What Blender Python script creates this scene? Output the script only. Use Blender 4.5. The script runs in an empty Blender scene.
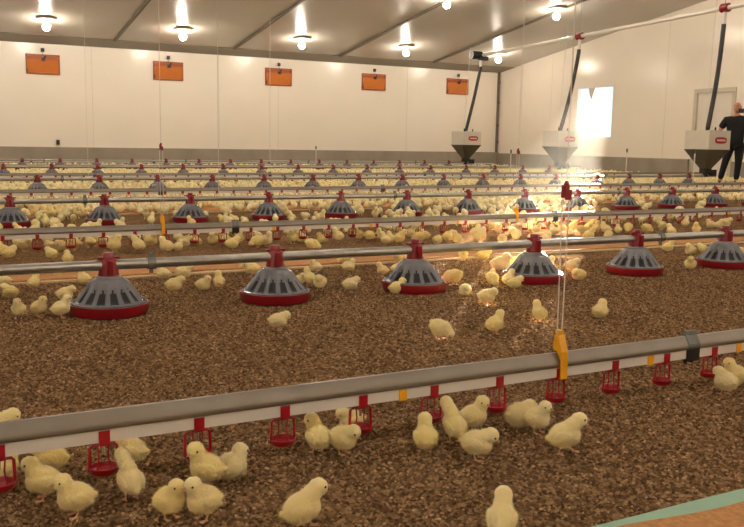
import bpy, bmesh, math, random
from math import sin, cos, pi, radians
from mathutils import Vector, Matrix, Euler, noise
R = random.Random(7)
COL = bpy.context.scene.collection
sc = bpy.context.scene

# ------------------------------------------------------------------ camera
F, YAW, PIT, ROLL, H = 861.064, 0.49, 0.14, 0.017, 0.76
fw = Vector((sin(YAW)*cos(PIT), cos(YAW)*cos(PIT), -sin(PIT)))
r0 = Vector((cos(YAW), -sin(YAW), 0)); u0 = r0.cross(fw)
rt = r0*cos(ROLL)+u0*sin(ROLL); up = -r0*sin(ROLL)+u0*cos(ROLL)
O = Vector((0, 0, H))
cam = bpy.data.cameras.new('camera'); co = bpy.data.objects.new('camera', cam); COL.objects.link(co)
m = Matrix((rt, up, -fw)).transposed().to_4x4(); m.translation = O
co.matrix_world = m
cam.sensor_width = 36; cam.sensor_fit = 'HORIZONTAL'; cam.lens = F*36/744
cam.clip_start = .02; cam.clip_end = 300
sc.camera = co
def ray(u, v): return fw*F+rt*(u-372)-up*(v-263.5)
def ground(u, v, z=0): d = ray(u, v); return O+d*((z-H)/d.z)
def aty(u, v, y): d = ray(u, v); return O+d*(y/d.y)
def proj(P):
    d = Vector(P)-O; z = d.dot(fw)
    return (372+F*d.dot(rt)/z, 263.5-F*d.dot(up)/z, z)

# ------------------------------------------------------------------ materials
def lin(c):
    return tuple(((x/255)/12.92 if x/255 <= .04045 else ((x/255+.055)/1.055)**2.4) for x in c)+(1,)
def mat(name, col, rough=.5, metal=0, spec=.5, noise_amt=0, nscale=8, bump=0, bscale=40, sheen=0, sss=0, randomv=0, coat=0):
    M = bpy.data.materials.new(name); M.use_nodes = True
    N = M.node_tree.nodes; L = M.node_tree.links; b = N['Principled BSDF']
    c = lin(col); b.inputs['Base Color'].default_value = c
    b.inputs['Roughness'].default_value = rough; b.inputs['Metallic'].default_value = metal
    b.inputs['Specular IOR Level'].default_value = spec
    if coat: b.inputs['Coat Weight'].default_value = coat; b.inputs['Coat Roughness'].default_value = .15
    if sheen: b.inputs['Sheen Weight'].default_value = sheen; b.inputs['Sheen Roughness'].default_value = .5
    if sss:
        b.inputs['Subsurface Weight'].default_value = sss; b.inputs['Subsurface Radius'].default_value = (1, .7, .4); b.inputs['Subsurface Scale'].default_value = .008
    tc = N.new('ShaderNodeTexCoord')
    src = None
    if noise_amt:
        n = N.new('ShaderNodeTexNoise'); n.inputs['Scale'].default_value = nscale; n.inputs['Detail'].default_value = 5
        L.new(tc.outputs['Object'], n.inputs['Vector'])
        r = N.new('ShaderNodeValToRGB'); L.new(n.outputs['Fac'], r.inputs[0])
        r.color_ramp.elements[0].position = .3; r.color_ramp.elements[1].position = .7
        r.color_ramp.elements[0].color = tuple(x*(1-noise_amt) for x in c[:3])+(1,)
        r.color_ramp.elements[1].color = tuple(min(1, x*(1+noise_amt)) for x in c[:3])+(1,)
        src = r.outputs[0]
    if randomv:
        oi = N.new('ShaderNodeObjectInfo'); hsv = N.new('ShaderNodeHueSaturation')
        mr = N.new('ShaderNodeMapRange'); mr.inputs['To Min'].default_value = 1-randomv; mr.inputs['To Max'].default_value = 1+randomv*.3
        L.new(oi.outputs['Random'], mr.inputs['Value']); L.new(mr.outputs[0], hsv.inputs['Saturation'])
        if src: L.new(src, hsv.inputs['Color'])
        else: hsv.inputs['Color'].default_value = c
        src = hsv.outputs[0]
    if src: L.new(src, b.inputs['Base Color'])
    if bump:
        n = N.new('ShaderNodeTexNoise'); n.inputs['Scale'].default_value = bscale; n.inputs['Detail'].default_value = 4
        L.new(tc.outputs['Object'], n.inputs['Vector'])
        bp = N.new('ShaderNodeBump'); bp.inputs['Strength'].default_value = bump; bp.inputs['Distance'].default_value = .01
        L.new(n.outputs['Fac'], bp.inputs['Height']); L.new(bp.outputs[0], b.inputs['Normal'])
    return M
def emit(name, col, s):
    M = bpy.data.materials.new(name); M.use_nodes = True; b = M.node_tree.nodes['Principled BSDF']
    b.inputs['Base Color'].default_value = lin(col)
    b.inputs['Emission Color'].default_value = lin(col); b.inputs['Emission Strength'].default_value = s
    return M
def litter_mat():
    M = bpy.data.materials.new('pellet litter floor'); M.use_nodes = True
    N = M.node_tree.nodes; L = M.node_tree.links; b = N['Principled BSDF']
    tc = N.new('ShaderNodeTexCoord')
    wn = N.new('ShaderNodeTexNoise'); wn.inputs['Scale'].default_value = 40
    L.new(tc.outputs['Object'], wn.inputs['Vector'])
    mx = N.new('ShaderNodeMix'); mx.data_type = 'VECTOR'; mx.inputs['Factor'].default_value = .015
    L.new(tc.outputs['Object'], mx.inputs[4]); L.new(wn.outputs['Color'], mx.inputs[5])
    v = N.new('ShaderNodeTexVoronoi'); v.inputs['Scale'].default_value = 75; L.new(mx.outputs[1], v.inputs['Vector'])
    r = N.new('ShaderNodeValToRGB'); L.new(v.outputs['Color'], r.inputs[0])
    e = r.color_ramp.elements; e[0].position = 0; e[0].color = lin(PEL[0]); e[1].position = 1; e[1].color = lin(PEL[3])
    a = e.new(.45); a.color = lin(PEL[1]); a = e.new(.85); a.color = lin(PEL[2])
    big = N.new('ShaderNodeTexNoise'); big.inputs['Scale'].default_value = 2.2; big.inputs['Detail'].default_value = 6
    L.new(tc.outputs['Object'], big.inputs['Vector'])
    mr = N.new('ShaderNodeMapRange'); mr.inputs['From Min'].default_value = .3; mr.inputs['From Max'].default_value = .7
    mr.inputs['To Min'].default_value = .8; mr.inputs['To Max'].default_value = 1.15; L.new(big.outputs['Fac'], mr.inputs[0])
    hs = N.new('ShaderNodeHueSaturation'); L.new(r.outputs[0], hs.inputs['Color']); L.new(mr.outputs[0], hs.inputs['Value'])
    L.new(hs.outputs[0], b.inputs['Base Color']); b.inputs['Roughness'].default_value = 1
    b.inputs['Specular IOR Level'].default_value = 0
    bp = N.new('ShaderNodeBump'); bp.invert = True; bp.inputs['Strength'].default_value = 1; bp.inputs['Distance'].default_value = .006
    L.new(v.outputs['Distance'], bp.inputs['Height']); L.new(bp.outputs[0], b.inputs['Normal'])
    return M
PEL = [(78, 59, 40), (120, 93, 66), (150, 121, 88), (184, 154, 116)]
def pellet_mat():
    M = bpy.data.materials.new('wood pellets'); M.use_nodes = True
    N = M.node_tree.nodes; L = M.node_tree.links; b = N['Principled BSDF']
    g = N.new('ShaderNodeNewGeometry'); r = N.new('ShaderNodeValToRGB'); L.new(g.outputs['Random Per Island'], r.inputs[0])
    e = r.color_ramp.elements; e[0].position = 0; e[0].color = lin(PEL[0]); e[1].position = 1; e[1].color = lin((186, 156, 118))
    a = e.new(.4); a.color = lin(PEL[1]); a = e.new(.8); a.color = lin(PEL[2]); a = e.new(.95); a.color = lin((166, 134, 98))
    L.new(r.outputs[0], b.inputs['Base Color']); b.inputs['Roughness'].default_value = .9
    b.inputs['Specular IOR Level'].default_value = .05
    return M
M = dict(
 litter=litter_mat(), pellets=pellet_mat(),
 wall=mat('cream wall panel', (238, 228, 212), .24, spec=.5, noise_amt=.02, nscale=1.2, bump=.03, bscale=3),
 concrete=mat('grey concrete', (150, 140, 125), .8, noise_amt=.12, nscale=2.5, bump=.1, bscale=30),
 ceil=mat('white steel ceiling sheet', (184, 177, 166), .28, spec=.6, noise_amt=.04, nscale=.8, bump=.03, bscale=2),
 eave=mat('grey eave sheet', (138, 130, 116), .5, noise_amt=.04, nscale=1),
 rib=mat('dark ceiling rib', (104, 94, 80), .5, noise_amt=.05),
 steel=mat('galvanised steel tube', (176, 174, 168), .3, metal=.9, noise_amt=.1, nscale=30),
 alu=mat('dull aluminium profile', (138, 130, 120), .36, metal=.6, noise_amt=.07, nscale=12, bump=.05, bscale=15),
 pvc=mat('white water pipe', (226, 220, 210), .3, noise_amt=.02, coat=.3),
 red=mat('glossy red plastic', (128, 5, 22), .28, noise_amt=.05, coat=.3),
 cupred=mat('translucent red plastic', (154, 8, 26), .3, noise_amt=.05, coat=.3),
 grille=mat('grey plastic grille', (112, 113, 120), .26, noise_amt=.05, coat=.3),
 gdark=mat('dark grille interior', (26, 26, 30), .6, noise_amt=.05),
 collar=mat('grey plastic collar', (140, 140, 146), .35, noise_amt=.05),
 feed=mat('crumbled feed', (196, 150, 92), .9, noise_amt=.3, nscale=150, bump=.6, bscale=200),
 dust=mat('feed covered paper', (184, 132, 80), .9, noise_amt=.22, nscale=60, bump=.6, bscale=120),
 paper=mat('pale green paper', (146, 182, 160), .8, noise_amt=.06, nscale=15, bump=.1, bscale=40),
 tanpaper=mat('pale paper edge', (206, 180, 140), .8, noise_amt=.06, nscale=15, bump=.1, bscale=40),
 black=mat('black plastic', (22, 22, 24), .4, noise_amt=.05),
 hose=mat('dark flexible hose', (44, 40, 38), .45, noise_amt=.15, nscale=10),
 yellow=mat('yellow plastic', (240, 170, 20), .4, noise_amt=.04),
 clear=mat('clear grey clamp', (132, 134, 130), .2, metal=.3, noise_amt=.05),
 cord=mat('white cord', (216, 208, 196), .7, noise_amt=.05),
 orange=mat('orange inlet flap', (198, 114, 48), .35, noise_amt=.05),
 orange2=mat('orange inlet frame', (166, 84, 34), .45, noise_amt=.05),
 hop=mat('pale grey hopper sheet', (205, 199, 186), .4, noise_amt=.03),
 hopdark=mat('dark grey hopper funnel', (92, 86, 74), .45, metal=.3, noise_amt=.05),
 logo=mat('red logo', (170, 20, 26), .4, noise_amt=.03),
 logow=mat('pale logo print', (214, 200, 190), .4, noise_amt=.03),
 door=mat('pale door leaf', (222, 214, 202), .35, noise_amt=.02),
 frame=mat('grey door frame', (198, 188, 170), .4, noise_amt=.02),
 bulb=emit('lit bulb', (255, 241, 222), 158),
 shade=mat('lamp base plate', (196, 184, 166), .35, metal=.3, noise_amt=.03),
 down=mat('yellow chick down', (255, 231, 162), .9, spec=.15, noise_amt=.07, nscale=35, bump=.3, bscale=220, sheen=.5, sss=.2, randomv=.2),
 shank=mat('pinkish orange chick leg', (206, 156, 116), .5, noise_amt=.08, nscale=60),
 beak=mat('horn coloured beak', (200, 152, 112), .4, noise_amt=.05),
 eye=mat('black eye', (10, 8, 8), .1),
 skin=mat('skin', (206, 142, 112), .5, noise_amt=.05, sss=.1),
 shirt=mat('black cotton', (20, 20, 23), .85, noise_amt=.15, nscale=20, bump=.2, bscale=30),
 trouser=mat('black denim', (18, 18, 22), .85, noise_amt=.15, nscale=20, bump=.2, bscale=30),
 hair=mat('short grey hair', (150, 132, 116), .8, noise_amt=.2, nscale=60),
 shoe=mat('black leather', (16, 15, 15), .4, noise_amt=.05),
)
g = bpy.data.materials.new('window glass'); g.use_nodes = True
N = g.node_tree.nodes; L = g.node_tree.links; N.remove(N['Principled BSDF'])
tr = N.new('ShaderNodeBsdfTransparent'); gl = N.new('ShaderNodeBsdfGlossy'); gl.inputs['Roughness'].default_value = .03
ms = N.new('ShaderNodeMixShader'); ms.inputs[0].default_value = .06
L.new(tr.outputs[0], ms.inputs[1]); L.new(gl.outputs[0], ms.inputs[2]); L.new(ms.outputs[0], N['Material Output'].inputs[0])
M['glass'] = g

# ------------------------------------------------------------------ mesh helpers
class MB:
    def __init__(s): s.v = []; s.f = []; s.mi = []
    def add(s, vs, fs, k=0):
        n = len(s.v); s.v += [tuple(x) for x in vs]; s.f += [tuple(i+n for i in q) for q in fs]; s.mi += [k]*len(fs); return s
    def box(s, a, b, k=0, mtx=None):
        vs = [Vector((x, y, z)) for z in (a[2], b[2]) for y in (a[1], b[1]) for x in (a[0], b[0])]
        if mtx: vs = [mtx @ q for q in vs]
        return s.add(vs, [(0, 2, 3, 1), (4, 5, 7, 6), (0, 1, 5, 4), (2, 6, 7, 3), (0, 4, 6, 2), (1, 3, 7, 5)], k)
    def tube(s, pts, rad, n=10, k=0, cap=True):
        pts = [Vector(q) for q in pts]
        rr = rad if isinstance(rad, (list, tuple)) else [rad]*len(pts)
        rings = []; px = None
        for i, q in enumerate(pts):
            t = (pts[min(i+1, len(pts)-1)]-pts[max(i-1, 0)]).normalized()
            if px is None: px = t.orthogonal().normalized()
            else: px = (px-t*px.dot(t)).normalized()
            py = t.cross(px)
            rings.append([q+(px*cos(2*pi*j/n)+py*sin(2*pi*j/n))*rr[i] for j in range(n)])
        vs = [x for rg in rings for x in rg]
        fs = [(i*n+j, i*n+(j+1) % n, (i+1)*n+(j+1) % n, (i+1)*n+j) for i in range(len(pts)-1) for j in range(n)]
        if cap: fs += [tuple(range(n))[::-1], tuple(range((len(pts)-1)*n, len(pts)*n))]
        return s.add(vs, fs, k)
    def lathe(s, prof, n=24, k=0, c=(0, 0, 0), capb=True, capt=True, sx=1, sy=1):
        vs = [(c[0]+r*cos(2*pi*j/n)*sx, c[1]+r*sin(2*pi*j/n)*sy, c[2]+z) for r, z in prof for j in range(n)]
        fs = [(i*n+j, i*n+(j+1) % n, (i+1)*n+(j+1) % n, (i+1)*n+j) for i in range(len(prof)-1) for j in range(n)]
        if capb: fs.append(tuple(range(n))[::-1])
        if capt: fs.append(tuple(range((len(prof)-1)*n, len(prof)*n)))
        return s.add(vs, fs, k)
    def ell(s, c, r, rot=None, n=12, m=8, k=0):
        vs = []; c = Vector(c)
        for i in range(1, m):
            a = pi*i/m
            for j in range(n):
                q = Vector((r[0]*sin(a)*cos(2*pi*j/n), r[1]*sin(a)*sin(2*pi*j/n), r[2]*cos(a)))
                vs.append(c+(rot @ q if rot else q))
        fs = [(i*n+j, (i+1)*n+j, (i+1)*n+(j+1) % n, i*n+(j+1) % n) for i in range(m-2) for j in range(n)]
        t = Vector((0, 0, r[2])); vs.append(c+(rot @ t if rot else t)); vs.append(c-(rot @ t if rot else t))
        T = len(vs)-2
        fs += [(T, j, (j+1) % n) for j in range(n)] + [(T+1, (m-2)*n+(j+1) % n, (m-2)*n+j) for j in range(n)]
        return s.add(vs, fs, k)
    def prism(s, prof, x0, x1, k=0):            # profile (y,z) extruded along x
        n = len(prof); vs = [(x0, a, b) for a, b in prof]+[(x1, a, b) for a, b in prof]
        fs = [(i, (i+1) % n, n+(i+1) % n, n+i) for i in range(n)]+[tuple(range(n))[::-1], tuple(range(n, 2*n))]
        return s.add(vs, fs, k)
    def mesh(s, name, mats, smooth=False, fix=True):
        me = bpy.data.meshes.new(name); me.from_pydata(s.v, [], s.f)
        for x in (mats if isinstance(mats, (list, tuple)) else [mats]): me.materials.append(M[x])
        me.polygons.foreach_set('material_index', s.mi)
        if fix:
            b = bmesh.new(); b.from_mesh(me); bmesh.ops.recalc_face_normals(b, faces=b.faces); b.to_mesh(me); b.free()
        if smooth:
            me.polygons.foreach_set('use_smooth', [True]*len(me.polygons))
            try: me.set_sharp_from_angle(angle=radians(40))
            except Exception: pass
        me.update(); return me
    def obj(s, name, mats, parent=None, smooth=False, loc=None):
        return link(name, s.mesh(name, mats, smooth), parent, loc)
def link(name, me, parent=None, loc=None):
    o = bpy.data.objects.new(name, me); COL.objects.link(o)
    if parent: o.parent = parent
    if loc is not None: o.location = loc
    return o
def tag(o, label=None, cat=None, group=None, kind=None):
    if label: o['label'] = label
    if cat: o['category'] = cat
    if group: o['group'] = group
    if kind: o['kind'] = kind
    return o
def empty(name, loc, label, cat, group=None, rz=0):
    o = bpy.data.objects.new(name, None); COL.objects.link(o); o.location = loc; o.rotation_euler = (0, 0, rz)
    o.empty_display_size = .05
    return tag(o, label, cat, group)
def copy_tree(o, parent=None):
    c = o.copy(); COL.objects.link(c)
    if parent: c.parent = parent
    if o.name not in KIDS: KIDS[o.name] = list(o.children)
    for ch in KIDS[o.name]: copy_tree(ch, c)
    return c
KIDS = {}
ORD = ['leftmost', 'second', 'third', 'fourth', 'fifth', 'sixth', 'seventh', 'eighth', 'ninth', 'tenth', 'eleventh', 'twelfth', 'thirteenth', 'fourteenth', 'fifteenth', 'sixteenth', 'seventeenth', 'eighteenth', 'nineteenth', 'twentieth']
def ordn(i):
    if i == 0: return 'leftmost'
    if i < 20: return ORD[i]+' from left'
    t = ['', '', 'twenty', 'thirty', 'forty', 'fifty', 'sixty', 'seventy', 'eighty', 'ninety']; n = i+1
    tt = t[n//10]; q = n % 10
    if q == 0: return tt[:-1]+'ieth from left'
    return tt+'-'+['', 'first', 'second', 'third', 'fourth', 'fifth', 'sixth', 'seventh', 'eighth', 'ninth'][q]+' from left'

# ------------------------------------------------------------------ setting
XR, XL, YB, YN, YR = 17.457, -14.0, 23.9, -6.1, 8.9
ZE, SL = 3.13, .145
def ceilz(y): return ZE+SL*(YB-y) if y > YR else ZE+SL*(YB-YR)-SL*(YR-y)
def S(o): o['kind'] = 'structure'; return o
S(MB().box((XL-.2, YN-.2, -.2), (XR+.2, YB+.2, 0)).obj('floor', 'litter'))
T = .12
# back wall (with panel joints as real grooves: narrow strips)
S(MB().box((XL, YB, 0), (XR+T, YB+T, ZE+.05)).obj('wall_back', 'wall'))
S(MB().box((XL, YN-T, 0), (XR+T, YN, ZE+.05)).obj('wall_front', 'wall'))
zt = ceilz(YR)
S(MB().add([(XL-T, YN, 0), (XL-T, YB, 0), (XL-T, YB, ZE), (XL-T, YR, zt), (XL-T, YN, ZE), (XL, YN, 0), (XL, YB, 0), (XL, YB, ZE), (XL, YR, zt), (XL, YN, ZE)],
  [(0, 1, 2, 3, 4), (9, 8, 7, 6, 5), (0, 5, 6, 1), (1, 6, 7, 2), (2, 7, 8, 3), (3, 8, 9, 4), (4, 9, 5, 0)]).obj('wall_left', 'wall'))
# right wall with a window opening and a door opening
WY0, WY1, WZ0, WZ1 = 18.5, 20.05, .97, 2.46
DY0, DY1, DZ = 14.45, 15.6, 2.15
b = MB()
def seg(y0, y1, z0, f1, f2=None):
    z1a = f1 if not callable(f1) else f1(y0)-.0; z1b = f1 if not callable(f1) else f1(y1)
    b.add([(XR, y0, z0), (XR, y1, z0), (XR, y1, z1b), (XR, y0, z1a), (XR+T, y0, z0), (XR+T, y1, z0), (XR+T, y1, z1b), (XR+T, y0, z1a)],
          [(0, 3, 2, 1), (4, 5, 6, 7), (0, 1, 5, 4), (3, 7, 6, 2), (0, 4, 7, 3), (1, 2, 6, 5)])
seg(YN, YR, 0, ceilz); seg(YR, DY0, 0, ceilz); seg(DY0, DY1, DZ, ceilz); seg(DY1, WY0, 0, ceilz)
seg(WY0, WY1, 0, WZ0); seg(WY0, WY1, WZ1, ceilz); seg(WY1, YB, 0, ceilz)
S(b.obj('wall_right', 'wall'))
b = MB()
for y0, y1 in ((YN-.15, YR), (YR, YB+.15)):
    b.add([(XL-.2, y0, ceilz(y0)), (XR+.2, y0, ceilz(y0)), (XR+.2, y1, ceilz(y1)), (XL-.2, y1, ceilz(y1)),
           (XL-.2, y0, ceilz(y0)+.1), (XR+.2, y0, ceilz(y0)+.1), (XR+.2, y1, ceilz(y1)+.1), (XL-.2, y1, ceilz(y1)+.1)],
          [(0, 3, 2, 1), (4, 5, 6, 7), (0, 1, 5, 4), (2, 3, 7, 6), (0, 4, 7, 3), (1, 2, 6, 5)])
S(b.obj('ceiling', 'ceil'))
n = 1
def trim(bm, m_):
    global n
    S(bm.obj('trim_%d' % n, m_)); n += 1
def sloped(x0, x1, y0, y1, d0, d1):   # strip hugging the ceiling, hanging from d0 to d1 below it
    ys = [y0, YR, y1] if y0 < YR < y1 else [y0, y1]; bb = MB()
    for a, c in zip(ys, ys[1:]):
        vs = [(x, y, ceilz(y)-d) for d in (d0, d1) for y in (a, c) for x in (x0, x1)]
        bb.add(vs, [(0, 2, 3, 1), (4, 5, 7, 6), (0, 1, 5, 4), (2, 6, 7, 3), (0, 4, 6, 2), (1, 3, 7, 5)])
    return bb
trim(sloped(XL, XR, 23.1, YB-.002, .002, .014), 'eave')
for k in range(-5, 4): trim(sloped(4.75+3.2*k-.03, 4.75+3.2*k+.03, YN, 23.1, .002, .05), 'rib')
# concrete plinths
S(MB().box((XL, YB-.07, 0), (XR, YB-.001, .495)).obj('baseboard_back', 'concrete'))
S(MB().box((XR-.07, DY1+.08, 0), (XR-.001, YB-.072, .465)).obj('baseboard_right', 'concrete'))
S(MB().box((XR-.07, YN, 0), (XR-.001, DY0-.08, .44)).obj('baseboard_right', 'concrete'))
# wall panel joints, corner profile
for x in (0.9, 4.3, 7.75, 9.55, 13.9): trim(MB().box((x-.004, YB-.003, .46), (x+.004, YB-.0005, ZE-.01)), 'frame')
trim(MB().box((XR-.09, YB-.06, .46), (XR-.03, YB-.001, ZE-.01)), 'rib')
ct = [o for o in COL.objects if o.name == 'trim_%d' % (n-1)][0]
for zz in (2.75, 2.1, 1.35, .8): MB().box((XR-.09, YB-.1, zz), (XR-.04, YB-.055, zz+.07)).obj('bolt_plate', 'hopdark', ct)
trim(MB().box((XL, YB-.03, ZE-.02), (XR-.1, YB-.001, ZE-.004)), 'eave')
for y in (11.2, 13.6, 16.6, 21.2): trim(MB().box((XR-.003, y-.004, .45), (XR-.0005, y+.004, ceilz(y)-.02)), 'frame')
# window
w = empty('window_1', (XR, (WY0+WY1)/2, WZ0), None, None); S(w)
fr = MB(); e_ = .045
hw, hh = (WY1-WY0)/2, WZ1-WZ0
for a, c in (((0, -hw, 0), (T, -hw+e_, hh)), ((0, hw-e_, 0), (T, hw, hh)), ((0, -hw+e_, 0), (T, hw-e_, e_)), ((0, -hw+e_, hh-e_), (T, hw-e_, hh))): fr.box(a, c)
fr.obj('window_frame', 'pvc', w)
MB().box((.055, -hw+e_, e_), (.06, hw-e_, hh-e_)).obj('window_pane', 'glass', w)
# a folded end of grey curtain hanging from the window head
vs = [(.0, .02, hh-e_), (.0, .28, hh-e_), (.0, .21, hh-.26), (.0, .14, hh-.36), (.0, .10, hh-.24)]
MB().add(vs+[(x+.03, y, z) for x, y, z in vs], [(0, 1, 2, 3, 4), (9, 8, 7, 6, 5), (0, 5, 6, 1), (1, 6, 7, 2), (2, 7, 8, 3), (3, 8, 9, 4), (4, 9, 5, 0)]).obj('hanging_flap', 'shade', w)
# door
d = empty('door_1', (XR, (DY0+DY1)/2, 0), None, None); S(d)
hd = (DY1-DY0)/2
fr = MB(); fr.box((-.03, -hd-.05, 0), (T, -hd+.05, DZ+.06)); fr.box((-.03, hd-.05, 0), (T, hd+.05, DZ+.06)); fr.box((-.03, -hd+.05, DZ-.04), (T, hd-.05, DZ+.06))
fr.obj('door_frame', 'frame', d)
MB().box((.02, -hd+.05, .01), (.07, hd-.05, DZ-.04)).obj('door_leaf', 'door', d)
hb = MB(); hb.tube([(.02, -hd+.14, 1.02), (-.04, -hd+.14, 1.02)], .012); hb.tube([(-.04, -hd+.14, 1.02), (-.04, -hd+.27, 1.02)], .011)
hb.obj('door_handle', 'steel', d, smooth=True)

# ------------------------------------------------------------------ lamps
proto = None; li = 0
lampspots = [(2.9+3.2*k, 21.6) for k in range(-5, 5)]+[(1.4+3.2*k, 17.2) for k in range(-4, 5)]+[(2.9+3.2*k, 12.8) for k in range(-5, 5)] \
    + [(1.4+3.2*k, 8.4) for k in range(-4, 5)]+[(2.9+3.2*k, 4.0) for k in range(-5, 5)]+[(1.4+3.2*k, -.4) for k in range(-4, 5)]+[(2.9+3.2*k, -4.2) for k in range(-4, 5)]
for (x, y) in lampspots:
    z = ceilz(y)
    if proto is None:
        proto = o = empty('ceiling_lamp', (x, y, z), 'x', 'lamp', 'round ceiling lamps')
        MB().lathe([(.22, -.03), (.23, -.02), (.23, -.005), (.1, 0.03)], 28).obj('base_plate', 'shade', o, True)
        MB().lathe([(.03, -.13), (.035, -.1), (.035, -.03)], 16).obj('socket', 'pvc', o, True)
        prof = [(.085*sin(a)+.0005, -.2-.085*cos(a)) for a in [pi*i/12 for i in range(12)]]+[(.03, -.115)]
        MB().lathe(prof, 20).obj('bulb', 'bulb', o, True)
    else: o = copy_tree(proto)
    o.location = (x, y, z)
    u, v, dd = proj((x, y, z-.2)); vis = dd > 0 and 0 < u < 744 and 0 < v < 527
    if vis and y > 20: o['label'] = 'lit bulb under a round ceiling plate, back row by the eave, ' + ordn(int(round((x-2.9)/3.2)))
    elif vis: o['label'] = 'lit bulb under a round ceiling plate, %s of the nearer lamps at top edge' % ('left' if x < 12 else 'right')
    else: o['label'] = 'lit bulb on the ceiling outside the view'

# ------------------------------------------------------------------ feeder pans
def grille_mb():
    mb = MB(); n = 70
    # profile of the bell
    P = [(.054, .160), (.062, .156), (.078, .148), (.089, .136), (.098, .121), (.109, .106), (.121, .090), (.133, .075), (.144, .062), (.151, .055), (.155, .048)]
    rows = []
    for i, (r, z) in enumerate(P):
        for j in range(n):
            ph = (j % 5)/5
            win = (j % 5) in (1, 2, 3, 4) and 4 <= i <= 8
            dr = 0
            if 3 <= i <= 8:
                dr = -.005*sin(pi*ph)
            if win: dr -= (.016 if (j % 5) in (2, 3) else .009) if i > 4 else .004
            a = 2*pi*j/n
            mb.v.append(((r+dr)*cos(a), (r+dr)*sin(a), z-(.004 if win else 0)))
    for i in range(len(P)-1):
        for j in range(n):
            q = (i*n+j, i*n+(j+1) % n, (i+1)*n+(j+1) % n, (i+1)*n+j)
            mb.f.append(q)
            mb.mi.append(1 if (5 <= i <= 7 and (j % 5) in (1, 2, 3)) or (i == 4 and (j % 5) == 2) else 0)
    mb.f.append(tuple(range(n))); mb.mi.append(0)
    return mb
def make_pan():
    o = empty('feeder_pan', (0, 0, 0), 'x', 'feeder')
    MB().lathe([(.02, .012), (.145, .012), (.155, .034), (.160, .050), (.167, .050), (.168, .030), (.164, .008), (.152, .001), (.02, .001)], 48, capb=False, capt=False).obj('pan_dish', 'red', o, True)
    MB().lathe([(.153, .030), (.05, .042), (.001, .05)], 32, capb=False, capt=False).obj('feed_ring', 'feed', o, True)
    me = grille_mb(); gobj = link('grille', me.mesh('grille', ['grille', 'gdark'], False), o)
    for pl in gobj.data.polygons: pl.use_smooth = True
    MB().lathe([(.150, .058), (.160, .055), (.160, .048), (.150, .048)], 48, capb=False, capt=False).obj('rim_ring', 'grille', o, True)
    MB().lathe([(.052, .152), (.056, .154), (.056, .166), (.050, .168)], 32).obj('collar', 'collar', o, True)
    nk = MB(); nk.lathe([(.050, .166), (.046, .185), (.043, .215), (.040, .235), (.034, .243), (.030, .245)], 24, sx=.92, sy=.8)
    nk.lathe([(.024, .240), (.024, .262), (.02, .268)], 16)
    nk.box((-.012, -.05, .17), (.012, -.034, .236)); nk.box((-.012, .034, .17), (.012, .05, .236))
    nk.box((-.047, -.012, .24), (.047, .012, .250))
    nk.obj('drop_neck', 'red', o, True)
    return o
PAN = make_pan(); pan_used = False
# row: (name, y, x of reference pan, spacing idx range, end x, height offset)
SP = .7733
rows = dict(A=(3.798, .730, -3, 24, 16.4), B=(7.824, .710, -2, 24, 16.4), C=(11.828, 1.413, -1, 16, 13.9), D=(15.90, 1.367, -1, 16, 13.75), E=(19.853, 2.079, -1, 15, 13.75))
rowname = dict(A='nearest feeder line', B='second feeder line', C='third feeder line', D='fourth feeder line', E='farthest feeder line')
rowz = dict(A=0, B=0, C=.005, D=.03, E=.04)
pan_xy = []
for rn, (y, x0, i0, i1, xe) in rows.items():
    z = .213+rowz[rn]
    fl = empty('feeder_line', (x0, y, 0), 'galvanised feed pipe of the '+rowname[rn]+' of red-necked pans', 'feeder line', 'feed pipes of the rows')
    MB().tube([(-9-x0, 0, z), (xe-x0, 0, z)], .0225, 20).obj('feed_pipe', 'steel', fl, True)
    ks = 0
    for xc in [0.915+3.11*k for k in range(-3, 6)]:
        xc2 = xc+(y-3.798)*.1
        if xc2 > xe-.3: continue
        cb = MB(); cb.tube([(xc2-x0-.018, 0, z), (xc2-x0+.018, 0, z)], .0275, 16); cb.box((xc2-x0-.012, -.008, z+.02), (xc2-x0+.012, .008, z+.048)); cb.box((xc2-x0-.008, -.006, z-.045), (xc2-x0+.008, .006, z-.02))
        cb.obj('pipe_clamp', 'clear', fl, True)
    cnt = 0
    for i in range(i0, i1):
        x = x0+i*SP
        if rn == 'C' and i >= 12: x += .17
        if rn == 'D' and i >= 12: x += .15
        if x > xe-.2: break
        u, v, dd = proj((x, y, .15))
        if not (-40 < u < 790): continue
        o = PAN if not pan_used else copy_tree(PAN)
        pan_used = True
        o.location = (x, y, rowz[rn]); o.rotation_euler = (0, 0, R.uniform(-.06, .06))
        inv = -20 < u < 764
        o['label'] = 'grey bell-shaped feeder pan with red dish, %s on the %s' % (ordn(cnt), rowname[rn]) if inv else 'grey feeder pan on the %s outside the view' % rowname[rn]
        if inv: cnt += 1
        o['group'] = 'feeder pans on the '+rowname[rn]
        pan_xy.append((x, y))

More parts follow.
